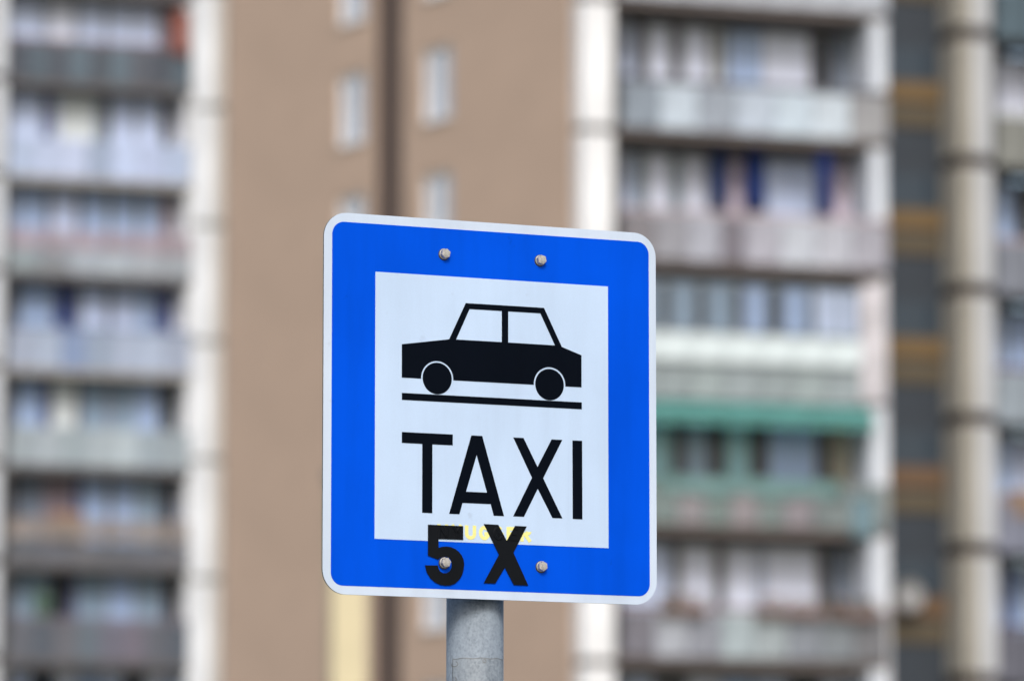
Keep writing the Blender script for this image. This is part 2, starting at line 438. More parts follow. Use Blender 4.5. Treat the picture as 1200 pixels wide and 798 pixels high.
rowsL = {
 9: dict(y=30, win=[(10, 50, 'l'), (50, 56, 'b'), (56, 88, 'w'), (88, 94, 'b'), (94, 122, 'l'), (122, 128, 'b'), (128, 156, 'l'), (156, 186, 'l'), (186, 200, 'm'), (200, 224, 'd')],
         par=split(10, 224, 9, [(80, 84, 92), (92, 104, 112), (84, 88, 96), (104, 118, 126), (86, 92, 98), (106, 120, 128), (96, 98, 104)]), rail=(112, 84, 88), slab=DARK_CONC),
 8: dict(y=150, win=[(10, 50, 'l'), (50, 62, 'n'), (62, 70, 'l'), (70, 112, 'c'), (112, 120, 'g'), (120, 130, 'd'), (130, 156, 'l'), (156, 162, 'b'), (162, 188, 'l'), (188, 202, 'k'), (202, 224, 'w')],
         par=split(10, 224, 7, [(196, 206, 228), (206, 214, 236), (214, 220, 242), (176, 186, 206), (214, 224, 248), (204, 212, 236)]), rail=None, slab=GREY_CONC),
 7: dict(y=260, win=[(10, 20, 'b'), (20, 54, 'b'), (54, 60, 'n'), (60, 90, 'l'), (90, 96, 'n'), (96, 126, 'b'), (126, 132, 't'), (132, 158, 'b'), (158, 164, 't'), (164, 186, 'b'), (186, 204, 'm'), (204, 224, 'w')],
         par=[(a, b, c, .02, .66) for a, b, c in split(10, 224, 6, [(160, 168, 168), (150, 152, 152), (186, 190, 194), (192, 198, 200), (186, 188, 190), (176, 178, 180)])], rail=(170, 152, 162), slab=DARK_CONC, upper=(166, 154, 164)),
 6: dict(y=370, win=[(10, 22, 'd'), (22, 62, 'b'), (62, 86, 'n'), (86, 94, 'n'), (94, 126, 'l'), (126, 132, 'n'), (132, 158, 'l'), (158, 180, 'b'), (180, 202, 'n'), (202, 224, 'w')],
         par=split(10, 224, 7, [(180, 186, 200), (188, 196, 212), (150, 166, 196), (168, 178, 194), (190, 198, 214), (196, 204, 220)]), rail=(110, 124, 150), slab=GREY_CONC),
 5: dict(y=480, win=[(10, 20, 's'), (20, 48, 'b'), (48, 60, 'n'), (60, 90, 'c'), (90, 96, 'd'), (96, 126, 'g'), (126, 132, 's'), (132, 158, 'g'), (158, 186, 'b'), (186, 206, 'd'), (206, 224, 'c')],
         par=split(10, 224, 7, [(176, 182, 184), (188, 194, 196), (176, 184, 186), (190, 198, 198), (204, 212, 212), (176, 184, 188)]), rail=None, slab=DARK_CONC, drop=.12),
 4: dict(y=590, win=[(10, 22, 'k'), (22, 50, 's'), (50, 86, 'm'), (86, 96, 'n'), (96, 126, 'b'), (126, 132, 'd'), (132, 158, 'b'), (158, 186, 'g'), (186, 206, 'd'), (206, 224, 'l')],
         par=[(a, b, c, .02, .6) for a, b, c in split(10, 224, 6, [(108, 108, 112), (112, 112, 118), (118, 116, 118)])], rail=(150, 134, 124), slab=DARK_CONC, upper=(150, 142, 138)),
 3: dict(y=710, win=[(10, 16, 'd'), (16, 58, 'g'), (58, 82, 'k'), (82, 90, 'n'), (90, 126, 'g'), (126, 158, 'b'), (158, 190, 'g'), (190, 208, 'k'), (208, 224, 'w')],
         par=split(10, 224, 8, [(112, 112, 118), (98, 104, 112), (120, 118, 122), (116, 124, 132), (124, 120, 130), (132, 122, 132)]), rail=(120, 112, 124), slab=DARK_CONC),
 10: dict(y=0, win=split(10, 224, 8, ['l', 'd', 'w', 'b']), par=split(10, 224, 7, [(110, 84, 90)]), rail=None, slab=DARK_CONC),
 2: dict(y=800, win=split(10, 224, 8, ['l', 'd', 'w', 'b']), par=split(10, 224, 7, [(60, 56, 66)]), rail=None, slab=DARK_CONC),
}
for k, r in sorted(rowsL.items()):
    z = zl(k)
    b = balcony(BLOCK, FL, XA, XB, z, r['y'], r['par'], r['rail'], slab=r['slab'], sidewall=WHITE_CONC, dim=.93, pier=.12, depth=1.0, wall_left=False)
    if r.get('upper'):
        for (a, c, col) in split(10, 224, 6, [r['upper'], tuple(int(v * .93) for v in r['upper'])]):
            boxp('parapet_panel', FL, FL.s(a, 400) + .02, FL.s(c, 400) - .02, -.04, .02, z + .7, z + 1.1, sm(col), b)
    window_band(BLOCK, FL, r['win'], -.95, z + .2, z + 2.7, sm((150, 152, 164)), r['y'])
    boxp('fascia', FL, FL.s(XA, 400), FL.s(XB, 400), -.06, .035, z - .2, z + .015, DARK_CONC if r['slab'] is DARK_CONC else GREY_CONC, b)

# ------------------------------------------------------------------ things on the balconies
def cloth(name, F, px0, px1, py0, py1, w, rgb, label, cat, group=None, amp=.05):
    s0, z1 = F.hit(px0, py0, w)
    s1, z0 = F.hit(px1, py1, w)
    bm = bmesh.new()
    nx, nz = 16, 8
    f = []
    for i in range(nx + 1):
        f.append([])
        for j in range(nz + 1):
            x = (i / nx - .5) * (s1 - s0)
            zz = (j / nz) * (z1 - z0)
            y = amp * math.sin(i * 1.9) * (1 - .6 * j / nz) + .02 * math.sin(j * 1.3 + i)
            f[-1].append(bm.verts.new((x, y, zz + .02 * math.sin(i * 1.1) * (1 - j / nz))))
    for i in range(nx):
        for j in range(nz):
            bm.faces.new((f[i][j], f[i + 1][j], f[i + 1][j + 1], f[i][j + 1]))
    bmesh.ops.solidify(bm, geom=bm.faces[:], thickness=.012)
    P = F.at((s0 + s1) / 2, w, z0)
    o = mesh_obj(name, bm_mesh(name, bm, M(rgb, .9, .15, 3, name='cloth'), True), loc=P, rot=(0, 0, F.a))
    return tag(o, label, cat, group)

cloth('blanket', FL, 203, 221, 12, 66, .12, (190, 122, 108), 'orange-red blanket hung at the right end of the top left loggia', 'blanket')
cloth('towel', FL, 40, 58, 690, 736, -.35, (118, 148, 134), 'pale green towel hung in the lowest loggia at the left', 'towel')
for (a, b, lab) in ((833, 852, 'narrow blue curtain, leftmost of three, on the pinkish loggia right of the sign'),
                    (873, 897, 'brighter blue curtain, middle one of three, on the pinkish loggia'),
                    (957, 975, 'blue curtain hung lowest, rightmost of three, on the pinkish loggia')):
    cloth('curtain', FR, a, b, 176, 246 if a < 950 else 254, -.8 if a < 950 else -.3, (40, 70, 130) if a < 860 else (44, 72, 146), lab, 'curtain', 'blue curtains on the loggia')
cloth('towel', FR, 998, 1024, 582, 630, .09, (158, 190, 204), 'pale cyan towel over the parapet below the green awning', 'towel', amp=.02)
cloth('windbreak_cloth', FR, 770, 985, 556, 584, .06, (152, 192, 194), 'long pale turquoise cloth tied along the rail beneath the green awning', 'cloth', amp=.03)

def awning():
    s0, z1 = FR.hit(738, 470, .1)
    s1 = FR.s(1020, 480, .1)
    z = z_at(5) - .02
    o = empty('awning', FR.at((s0 + s1) / 2, 0, z), FR.a, label='long green fabric awning over the loggia right of the sign', cat='awning')
    L = (s1 - s0) / 2
    bm = bmesh.new()
    n = 40
    prof = [(.0, -.02), (-.18, -.16), (-.3, -.3), (-.32, -.52)]
    rowsv = []
    for i in range(n + 1):
        x = -L + 2 * L * i / n
        sc = .015 * math.sin(i * .9)
        rowsv.append([bm.verts.new((x, y + sc, zz + (.03 * abs(math.sin(i * math.pi / 2)) if q == 3 else 0))) for q, (y, zz) in enumerate(prof)])
    for i in range(n):
        for q in range(3):
            bm.faces.new((rowsv[i][q], rowsv[i + 1][q], rowsv[i + 1][q + 1], rowsv[i][q + 1]))
    bmesh.ops.solidify(bm, geom=bm.faces[:], thickness=.012)
    mesh_obj('canvas', bm_mesh('canvas', bm, M((120, 190, 186), .85, .2, 1.5, name='awning_canvas')), o)
    bm = bmesh.new()
    add_box(bm, -L, L, -.34, -.30, -.33, -.29)
    mesh_obj('front_bar', bm_mesh('front_bar', bm, sm((70, 120, 110))), o)
    for sx in (-1, 1):
        bm = bmesh.new()
        add_box(bm, sx * L - .02, sx * L + .02, -.33, .0, -.34, -.30)
        mesh_obj('arm', bm_mesh('arm', bm, sm((70, 120, 110))), o)
awning()

def flower_box(px, wd, col, label):
    z = z_at(3) + 1.08
    s = FR.s(px, 740, .14)
    o = empty('flower_box', FR.at(s, .15, z), FR.a, label=label, cat='flower box', group='flower boxes on the loggia rail')
    bm = bmesh.new()
    a = wd / 2
    add_box(bm, -a, a, -.09, .09, -.02, .02)
    for (x0, x1, y0, y1) in ((-a, a, -.09, -.07), (-a, a, .07, .09), (-a, -a + .02, -.069, .069), (a - .02, a, -.069, .069)):
        add_box(bm, x0, x1, y0, y1, .021, .17)
    mesh_obj('box', bm_mesh('box', bm, sm((124, 104, 100))), o)
    for (nm, cc, num, sz) in (('leaves', (96, 104, 76), 140, .05), ('flowers', col, 60, .045)):
        bm = bmesh.new()
        rnd = random.Random(int(px) + num)
        for i in range(num):
            c = Vector((rnd.uniform(-a, a), rnd.uniform(-.12, .1), .16 + rnd.random() * .2 + (.05 if nm == 'flowers' else 0)))
            q = Matrix.Rotation(rnd.uniform(0, 6.28), 3, Vector((rnd.uniform(-1, 1), rnd.uniform(-1, 1), rnd.uniform(-1, 1))).normalized())
            bm.faces.new([bm.verts.new(c + q @ Vector(p)) for p in ((-sz, 0, 0), (0, -sz * .6, 0), (sz, 0, 0), (0, sz * .6, 0))])
        mesh_obj(nm, bm_mesh(nm, bm, M(cc, .8, .3, 8, name=nm)), o)['kind'] = 'stuff'
flower_box(800, 1.0, (158, 108, 108), 'flower box with rusty pink blooms, leftmost on the lowest loggia rail')
flower_box(925, 1.5, (176, 110, 110), 'long flower box with dull pink blooms midway along the lowest rail')
flower_box(1000, 1.1, (140, 84, 70), 'flower box with brownish red plants at the right end of the lowest rail')

def cabinet(F, px0, px1, py0, py1, w, rgb, name, label, cat):
    s0, z1 = F.hit(px0, py0, w)
    s1, z0 = F.hit(px1, py1, w)
    o = empty(name, F.at((s0 + s1) / 2, w, z0), F.a, label=label, cat=cat)
    a, h = (s1 - s0) / 2, z1 - z0
    bm = bmesh.new()
    add_box(bm, -a, a, 0, .45, 0, h)
    mesh_obj('body', bm_mesh('body', bm, M(rgb, .8, .2, 4, name='wood')), o)
    for sx in (-1, 1):
        bm = bmesh.new()
        add_box(bm, min(sx * .01, sx * (a - .02)), max(sx * .01, sx * (a - .02)), -.02, -.001, .04, h - .04)
        d = mesh_obj('door', bm_mesh('door', bm, M(tuple(int(v * .95) for v in rgb), .8, .2, 4, name='wood')), o)
        bm = bmesh.new()
        add_box(bm, sx * .06 - .012, sx * .06 + .012, -.045, -.021, h * .45, h * .6)
        mesh_obj('handle', bm_mesh('handle', bm, JOINT), d)
cabinet(FL, 64, 98, 600, 640, -.55, (150, 120, 96), 'cabinet', 'brown wooden cabinet on the loggia second from the bottom at left', 'cabinet')
cabinet(FR, 1188, 1212, 574, 606, .06, (146, 124, 108), 'crate', 'orange brown crate fixed on the parapet at the right edge', 'crate')

def dish():
    s, z = FR.hit(1063, 697, -.3)
    o = empty('satellite_dish', FR.at(s, -.3, z - .35), FR.a, label='round pale satellite dish in the dark stairwell recess', cat='satellite dish')
    bm = bmesh.new()
    r0, n, m = .36, 24, 6
    c = bm.verts.new((0, 0, .35))
    prev = None
    for j in range(1, m + 1):
        r = r0 * j / m
        ring = [bm.verts.new((r * math.cos(2 * math.pi * i / n), -.35 * r * r / r0, .35 + r * math.sin(2 * math.pi * i / n))) for i in range(n)]
        for i in range(n):
            if prev is None:
                bm.faces.new((c, ring[i], ring[(i + 1) % n]))
            else:
                bm.faces.new((prev[i], ring[i], ring[(i + 1) % n], prev[(i + 1) % n]))
        prev = ring
    bmesh.ops.solidify(bm, geom=bm.faces[:], thickness=.01)
    mesh_obj('reflector', bm_mesh('reflector', bm, sm((198, 200, 204)), True), o)
    bm = bmesh.new()
    add_box(bm, -.02, .02, -.4, -.02, .02, .05)
    add_box(bm, -.04, .04, -.45, -.401, .03, .13)
    mesh_obj('feed_arm', bm_mesh('feed_arm', bm, GREY_CONC), o)
    bm = bmesh.new()
    add_box(bm, -.03, .03, .03, .38, .32, .38)
    mesh_obj('bracket', bm_mesh('bracket', bm, GREY_CONC), o)
dish()

# pale yellow square pillar standing in front of the gable; its top is lower than the sign's bottom third
def yellow_pillar():
    d = 98.0
    x = (406.5 - 600) / FPX * d
    bw = 41 / FPX * d / 2
    zt = CAMZ + ray(406, 560).z / ray(406, 560).y * d
    o = empty('vent_pillar', (x, d, 0), R(10), label='pale yellow square pillar in front of the brown gable, below the sign corner', cat='pillar')
    YM = M((210, 200, 168), .8, .08, .8, name='yellow_render')
    bm = bmesh.new()
    add_box(bm, -bw, bw, -bw, bw, .3, zt)
    mesh_obj('shaft', bm_mesh('shaft', bm, YM), o)
    bm = bmesh.new()
    add_box(bm, -bw - .08, bw + .08, -bw - .08, bw + .08, 0, .3)
    mesh_obj('plinth', bm_mesh('plinth', bm, GREY_CONC), o)
    bm = bmesh.new()
    add_box(bm, -bw - .08, bw + .08, -bw - .08, bw + .08, zt, zt + .12)
    mesh_obj('cap', bm_mesh('cap', bm, GREY_CONC), o)
yellow_pillar()

# ------------------------------------------------------------------ the taxi sign (millimetres in the sign's own plane, traced and rectified)
TH = R(24.73)
SX, SY, SZ = -.0228, 5.565, CAMZ + .6332
ux, uy = math.cos(TH), math.sin(TH)
OFF = .0425                                                     # pole axis behind the board
POLE = (SX - uy * OFF, SY + ux * OFF)
SIGN = empty('taxi_sign', (POLE[0], POLE[1], .12), TH, label='blue and white taxi rank sign with black car symbol on a grey steel pole', cat='road sign')

def layered(name, polys, y0, y1, mat, parent, bevel=0, loc=None):
    """flat shapes in the sign plane (mm), extruded from depth y0 to y1 (m, towards the viewer is negative)"""
    bm = bmesh.new()
    for outer, holes in polys:
        edges = []
        for loop in [outer] + holes:
            vs_ = [bm.verts.new((x / 1000, y1, z / 1000)) for x, z in loop]
            edges += [bm.edges.new((vs_[i], vs_[(i + 1) % len(vs_)])) for i in range(len(vs_))]
        bmesh.ops.triangle_fill(bm, use_beauty=True, use_dissolve=False, edges=edges)
    res = bmesh.ops.extrude_face_region(bm, geom=bm.faces[:])
    for v in res['geom']:
        if isinstance(v, bmesh.types.BMVert):
            v.co.y = y0
    if bevel:
        bmesh.ops.recalc_face_normals(bm, faces=bm.faces)
        es = [e for e in bm.edges if len(e.link_faces) == 2 and abs(e.verts[0].co.y - y1) < 1e-7 and abs(e.verts[1].co.y - y1) < 1e-7 and e.calc_face_angle(0) > 1]
        bmesh.ops.bevel(bm, geom=es, offset=bevel, segments=3, affect='EDGES', profile=.5)
    return mesh_obj(name, bm_mesh(name, bm, mat), parent)

def rrect(x0, x1, z0, z1, r, n=14):
    pts = []
    for cx, cz, a0 in ((x1 - r, z1 - r, 0), (x0 + r, z1 - r, 90), (x0 + r, z0 + r, 180), (x1 - r, z0 + r, 270)):
        for i in range(n + 1):
            a = R(a0 + 90 * i / n)
            pts.append((cx + r * math.cos(a), cz + r * math.sin(a)))
    return pts

def circle(cx, cz, r, n=64, a0=0, a1=360):
    return [(cx + r * math.cos(R(a0 + (a1 - a0) * i / n)), cz + r * math.sin(R(a0 + (a1 - a0) * i / n))) for i in range(n if a1 - a0 == 360 else n + 1)]

def sheeting(name, rgb, rough, dirt=.05, grain=.02, coat=.0, spec=.3):
    """retroreflective film: fine prismatic grain, faint smudges and rain streaks"""
    m = bpy.data.materials.new(name)
    m.use_nodes = True
    t = m.node_tree
    b = t.nodes['Principled BSDF']
    tc = t.nodes.new('ShaderNodeTexCoord')
    c = tuple(lin(v) for v in rgb)
    def noise(sc, det, stretch=None):
        n = t.nodes.new('ShaderNodeTexNoise')
        n.inputs['Scale'].default_value = sc
        n.inputs['Detail'].default_value = det
        if stretch:
            mp = t.nodes.new('ShaderNodeMapping')
            mp.inputs['Scale'].default_value = stretch
            t.links.new(tc.outputs['Object'], mp.inputs[0])
            t.links.new(mp.outputs[0], n.inputs['Vector'])
        else:
            t.links.new(tc.outputs['Object'], n.inputs['Vector'])
        return n
    def rng(n, a, b_, c_, d):
        r = t.nodes.new('ShaderNodeMapRange')
        for k_, v_ in zip(('From Min', 'From Max', 'To Min', 'To Max'), (a, b_, c_, d)):
            r.inputs[k_].default_value = v_
        t.links.new(n.outputs[0], r.inputs['Value'])
        return r
    def mul(a, b_):
        q = t.nodes.new('ShaderNodeMath')
        q.operation = 'MULTIPLY'
        t.links.new(a.outputs[0], q.inputs[0])
        t.links.new(b_.outputs[0], q.inputs[1])
        return q
    smud = rng(noise(9, 5), .35, .75, 1.0, 1 - dirt)
    strk = rng(noise(14, 4, (3, 1, .35)), .4, .8, 1.0, 1 - dirt)
    spot = rng(noise(60, 3), .70, .78, 1.0, 1 - dirt * 1.6)
    gr = rng(noise(900, 2), .3, .7, 1 - grain, 1 + grain)
    f = mul(mul(smud, strk), mul(spot, gr))
    sc = t.nodes.new('ShaderNodeVectorMath')
    sc.operation = 'SCALE'
    sc.inputs[0].default_value = c
    t.links.new(f.outputs[0], sc.inputs['Scale'])
    t.links.new(sc.outputs[0], b.inputs['Base Color'])
    rr = rng(noise(22, 4), .3, .7, rough - .06, rough + .1)
    t.links.new(rr.outputs[0], b.inputs['Roughness'])
    b.inputs['Specular IOR Level'].default_value = spec
    b.inputs['Coat Weight'].default_value = coat
    b.inputs['Coat Roughness'].default_value = .25
    return m

def zinc(name, rgb, scale, rough=.5, metal=.75):
    m = bpy.data.materials.new(name)
    m.use_nodes = True
    t = m.node_tree
    b = t.nodes['Principled BSDF']
    tc = t.nodes.new('ShaderNodeTexCoord')
    def noise(sc, det, stretch):
        mp = t.nodes.new('ShaderNodeMapping')
        mp.inputs['Scale'].default_value = stretch
        n = t.nodes.new('ShaderNodeTexNoise')
        n.inputs['Scale'].default_value = sc
        n.inputs['Detail'].default_value = det
        n.inputs['Roughness'].default_value = .7
        t.links.new(tc.outputs['Object'], mp.inputs[0])
        t.links.new(mp.outputs[0], n.inputs['Vector'])
        return n
    vo = t.nodes.new('ShaderNodeTexVoronoi')
    vo.inputs['Scale'].default_value = scale * 7
    t.links.new(tc.outputs['Object'], vo.inputs['Vector'])
    a = noise(scale, 6, (1, 1, .16))
    f = noise(scale * 6, 5, (1, 1, .7))
    d = noise(scale * .45, 4, (1, 1, .5))
    def mix(x, y, fac):
        q = t.nodes.new('ShaderNodeMix')
        q.data_type = 'FLOAT'
        q.inputs['Factor'].default_value = fac
        t.links.new(x, q.inputs[2]); t.links.new(y, q.inputs[3])
        return q.outputs[0]
    s_ = mix(mix(a.outputs[0], f.outputs[0], .5), d.outputs[0], .35)
    bwv = t.nodes.new('ShaderNodeRGBToBW')
    t.links.new(vo.outputs['Color'], bwv.inputs[0])
    s_ = mix(s_, bwv.outputs[0], .12)
    cr = t.nodes.new('ShaderNodeValToRGB')
    c = [lin(v) for v in rgb]
    e = cr.color_ramp.elements
    e[0].position, e[1].position = .36, .64
    e[0].color = (c[0] * .54, c[1] * .57, c[2] * .60, 1)
    e[1].color = (c[0] * 1.28, c[1] * 1.28, c[2] * 1.28, 1)
    mid = e.new(.5)
    mid.color = (*c, 1)
    t.links.new(s_, cr.inputs[0])
    t.links.new(cr.outputs[0], b.inputs['Base Color'])
    b.inputs['Metallic'].default_value = metal
    b.inputs['Roughness'].default_value = rough
    bp = t.nodes.new('ShaderNodeBump')
    bp.inputs['Strength'].default_value = .35
    bp.inputs['Distance'].default_value = .0006
    t.links.new(s_, bp.inputs['Height'])
    t.links.new(bp.outputs[0], b.inputs['Normal'])
    return m
W_BORDER = sheeting('white_border_film', (196, 212, 232), .5, .09)
W_PANEL = sheeting('white_panel_film', (186, 209, 237), .5, .07)
BLUE = sheeting('blue_film', (0, 80, 219), .6, .12, .03, spec=.03)
BLACK = sheeting('black_film', (7, 13, 23), .7, .1, .05, spec=.03)
BLACK2 = sheeting('black_sticker', (10, 14, 20), .4, .2, .08, spec=.14)
YELLOW = sheeting('yellow_film', (234, 230, 148), .5, .08)

board = layered('sign_board', [(rrect(-200, 200, -207, 207, 27), [])], -OFF, -OFF - .0028, W_BORDER, SIGN, bevel=0)
# the board spans y = -OFF .. -OFF-0.0028; move its origin to the sign centre
def centre(o, z):
    o.location = (0, 0, z - .12)
centre(board, SZ)
YF = -OFF - .0028
board.data.materials.append(zinc('cut_aluminium', (120, 120, 118), 80, .5, .3))
for p in board.data.polygons:
    if abs(p.normal.y) < .5:
        p.material_index = 1
board['label'] = 'square board with white rounded border'
layered('blue_field', [(rrect(-190.4, 191.2, -197.6, 197, 14), [])], YF, YF - .0003, BLUE, board)
layered('white_panel', [([(-139.6, 144.6), (140.6, 144.6), (140.6, -145.8), (-139.6, -145.8)], [])], YF - .0003, YF - .0006, W_PANEL, board)
Y1, Y2, Y3 = YF - .0006, YF - .0010, YF - .0014
def arch(cx, cz, r):     # wheel arch cut out of the body's lower edge, from right to left
    a = math.degrees(math.asin((30.6 - cz) / r))
    return circle(cx, cz, r, 36, a, 180 - a)
body = [(-108.2, 67), (-52, 75.4), (-32.2, 116.3), (62.2, 116.3), (83.8, 74.2), (107.8, 66.2), (107.8, 30.6)]
body += arch(68.9, 31.8, 19.2) + arch(-66.2, 31.6, 19.2) + [(-108.2, 30.6)]
layered('car_symbol', [(body, [[(-27.7, 110), (11.2, 110), (11.2, 75.6), (-43.8, 75.6)], [(18.8, 110), (57.8, 110), (75.6, 75.4), (18.8, 75.6)]])], YF - .0006, Y2, BLACK, board, ).__setitem__('label', 'black side view of a saloon car')
for cx in (-66.2, 68.9):
    layered('wheel_symbol', [(circle(cx, 31.7, 17.3), [])], YF - .0006, Y2, BLACK, board)
layered('road_line', [([(-108, 13.9), (108.1, 13.9), (108.1, 6.3), (-108, 6.3)], [])], YF - .0006, Y2, BLACK, board)
T = [(-107.9, -28.7), (-47.6, -28.7), (-47.6, -40.6), (-71.8, -40.6), (-71.8, -115.5), (-83.7, -115.5), (-83.7, -40.6), (-107.9, -40.6)]
A_ = [(-25.3, -28.7), (-12.4, -28.7), (13.8, -115.4), (1.5, -115.4), (-2.1, -102.9), (-35.8, -102.9), (-39.5, -115.4), (-51.7, -115.4)]
Ah = [(-19, -49.7), (-6.5, -90.5), (-31.7, -90.5)]
X_ = [(25, -28.7), (37.3, -28.7), (54.2, -59.9), (71.4, -28.7), (84.3, -28.7), (61, -71.9), (84.3, -115.2), (72.3, -115.2), (54.5, -83.7), (37.8, -115.2), (24.9, -115.2), (47.6, -72)]
I_ = [(96.7, -28.7), (108.4, -28.7), (108.6, -115.3), (96.9, -115.3)]
for nm, o_, h_ in (('T', T, []), ('A', A_, [Ah]), ('X', X_, []), ('I', I_, [])):
    l = layered('letter', [(o_, h_)], YF - .0006, Y2, BLACK, board)
    l['label'] = 'black printed letter ' + nm

# the small yellow word, read as NYUGGER, half under the black stickers
def stroke(pts, wd):
    """polygon of even width along a polyline (mm)"""
    L, Rr = [], []
    for i, p in enumerate(pts):
        a = Vector(pts[max(i - 1, 0)]); b = Vector(pts[min(i + 1, len(pts) - 1)])
        d = (b - a).normalized()
        n = Vector((-d.y, d.x)) * wd / 2
        k = 1.0
        if 0 < i < len(pts) - 1:
            d1 = (Vector(p) - a).normalized()
            k = 1 / max(.5, n.normalized().dot(Vector((-d1.y, d1.x))))
        L.append(tuple(Vector(p) + n * k)); Rr.append(tuple(Vector(p) - n * k))
    return L + Rr[::-1]
def arc(cx, cz, rx, rz, a0, a1, n=14):
    return [(cx + rx * math.cos(R(a0 + (a1 - a0) * i / n)), cz + rz * math.sin(R(a0 + (a1 - a0) * i / n))) for i in range(n + 1)]
def glyph(ch, x, z, w_, h):
    t = 3.4
    L_, R_ = x + t / 2, x + w_ - t / 2
    b, tp = z + t / 2 * 0, z + h
    m = x + w_ / 2
    if ch == 'N': return [[(L_, z), (L_, tp)], [(R_, z), (R_, tp)], [(L_, tp - 1), (R_, z + 1)]]
    if ch == 'Y': return [[(m, z), (m, z + h * .48)], [(x + 1, tp), (m, z + h * .42)], [(x + w_ - 1, tp), (m, z + h * .42)]]
    if ch == 'U': return [[(L_, tp)] + arc(m, z + w_ / 2 - .2, w_ / 2 - t / 2, w_ / 2 - t / 2 - .2, 180, 360) + [(R_, tp)]]
    if ch == 'G': return [arc(m, z + h / 2, w_ / 2 - t / 2, h / 2 - t / 2, 45, 330, 22) + [(R_ - .3, z + h * .46)], [(m, z + h * .44), (x + w_, z + h * .44)]]
    if ch == 'E': return [[(L_, z), (L_, tp)], [(L_, tp - t / 2), (x + w_, tp - t / 2)], [(L_, z + h / 2), (x + w_ - 1, z + h / 2)], [(L_, z + t / 2), (x + w_, z + t / 2)]]
    if ch == 'R': return [[(L_, z), (L_, tp)], [(L_, tp - t / 2), (m, tp - t / 2)] + arc(m, z + h * .72, w_ / 2 - t / 2, h * .28 - t / 2, 90, -90, 8) + [(L_, z + h * .46)], [(m, z + h * .44), (R_ + .6, z)]]
x = -65.6
for ch in 'NYUGGER':
    polys = [(stroke(p, 4.0), []) for p in glyph(ch, x, -142.3, 12.6, 15.2)]
    for i, pl in enumerate([None]):
        bm = bmesh.new()
        for q, (poly, _) in enumerate(polys):
            yy = Y1 - .0003 - .00004 * q
            f = [bm.verts.new((a / 1000, yy, c / 1000)) for a, c in poly]
            es = [bm.edges.new((f[j], f[(j + 1) % len(f)])) for j in range(len(f))]
            bmesh.ops.triangle_fill(bm, use_beauty=True, edges=es)
        r_ = bmesh.ops.extrude_face_region(bm, geom=bm.faces[:])
        for v in r_['geom']:
            if isinstance(v, bmesh.types.BMVert):
                v.co.y = Y1 + .0001
        o = mesh_obj('letter', bm_mesh('letter', bm, YELLOW), board)
        o['label'] = 'small yellow letter ' + ch
    x += 16.57

# black self-adhesive 5 and X
five = [(-77, -128.2), (-35.3, -128.2), (-35.3, -143.1), (-64.5, -143.3), (-64.5, -153.0), (-60.4, -151.6), (-54.8, -151.1), (-49.7, -151.6), (-44.5, -153.6), (-40.1, -156.6), (-36.9, -160.3), (-34.8, -164.6), (-34.0, -169.6), (-34.7, -175.7), (-36.6, -181.8), (-40.2, -187.0), (-44.7, -191.0), (-50.4, -193.2), (-56.5, -193.7), (-62.5, -193.0), (-68.6, -190.5), (-74.1, -186.3), (-78.4, -180.1), (-80.5, -172.4), (-65.5, -172.1), (-64.7, -175.1), (-62.5, -178.6), (-58.9, -180.3), (-54.9, -180.1), (-51.3, -178.0), (-49.1, -174.4), (-48.7, -169.6), (-49.6, -165.7), (-51.8, -163.2), (-55.3, -162.2), (-59.4, -162.5), (-62.4, -163.7), (-65.0, -165.7), (-77.0, -161.8)]
stx = [(-10.6, -125), (6.7, -125.2), (16.9, -142.4), (27.0, -125.6), (40.8, -125.7), (24.9, -155.1), (42.7, -190.3), (25.4, -190.3), (14.5, -171.7), (3.2, -189.4), (-10.6, -189.4), (7.6, -157.9)]

def sticker_material():
    """black film, swollen where the yellow letters lie beneath it (fine relief)"""
    return BLACK2
s5 = layered('sticker_numeral', [(five, [])], Y1 - .0004, YF - .0016, BLACK2, board)
s5['label'] = 'black stuck-on numeral 5'
sX = layered('sticker_letter', [(stx, [])], Y1 - .0004, YF - .0016, BLACK2, board)
sX['label'] = 'black stuck-on letter X'

def inside(p, poly):
    c = False
    for i in range(len(poly)):
        x1, y1 = poly[i]; x2, y2 = poly[i - 1]
        if (y1 > p[1]) != (y2 > p[1]) and p[0] < (x2 - x1) * (p[1] - y1) / (y2 - y1) + x1:
            c = not c
    return c
# swelling of the film over the yellow letters, as low ridges of the same film lying on the stickers
def relief(sticker, poly, letters):
    bm = bmesh.new()
    for ch, x in letters:
        for pts in glyph(ch, x, -142.3, 12.6, 15.2):
            # resample centre line
            dense = []
            for a, b in zip(pts, pts[1:]):
                n = max(1, int((Vector(b) - Vector(a)).length / .8))
                dense += [tuple(Vector(a).lerp(Vector(b), i / n)) for i in range(n)]
            dense.append(pts[-1])
            prev = None
            for i in range(len(dense)):
                a, b = Vector(dense[max(i - 1, 0)]), Vector(dense[min(i + 1, len(dense) - 1)])
                d = (b - a).normalized(); nn = Vector((-d.y, d.x))
                p = Vector(dense[i])
                if not (inside(p + nn * 2, poly) and inside(p - nn * 2, poly)):
                    prev = None
                    continue
                cur = [bm.verts.new(((p.x + nn.x * k) / 1000, YF - .0016 - hgt, (p.y + nn.y * k) / 1000)) for k, hgt in ((-2, -.00002), (-1.1, .0008), (1.1, .0008), (2, -.00002))]
                if prev:
                    for j in range(3):
                        bm.faces.new((prev[j], prev[j + 1], cur[j + 1], cur[j]))
                prev = cur
    mesh_obj('film_ridge', bm_mesh('film_ridge', bm, BLACK2), sticker)
XS = [-65.6 + 16.57 * i for i in range(7)]
def relief_part(st, poly, letters):
    relief(board, poly, letters)
relief_part(s5, five, [('N', XS[0]), ('Y', XS[1])])
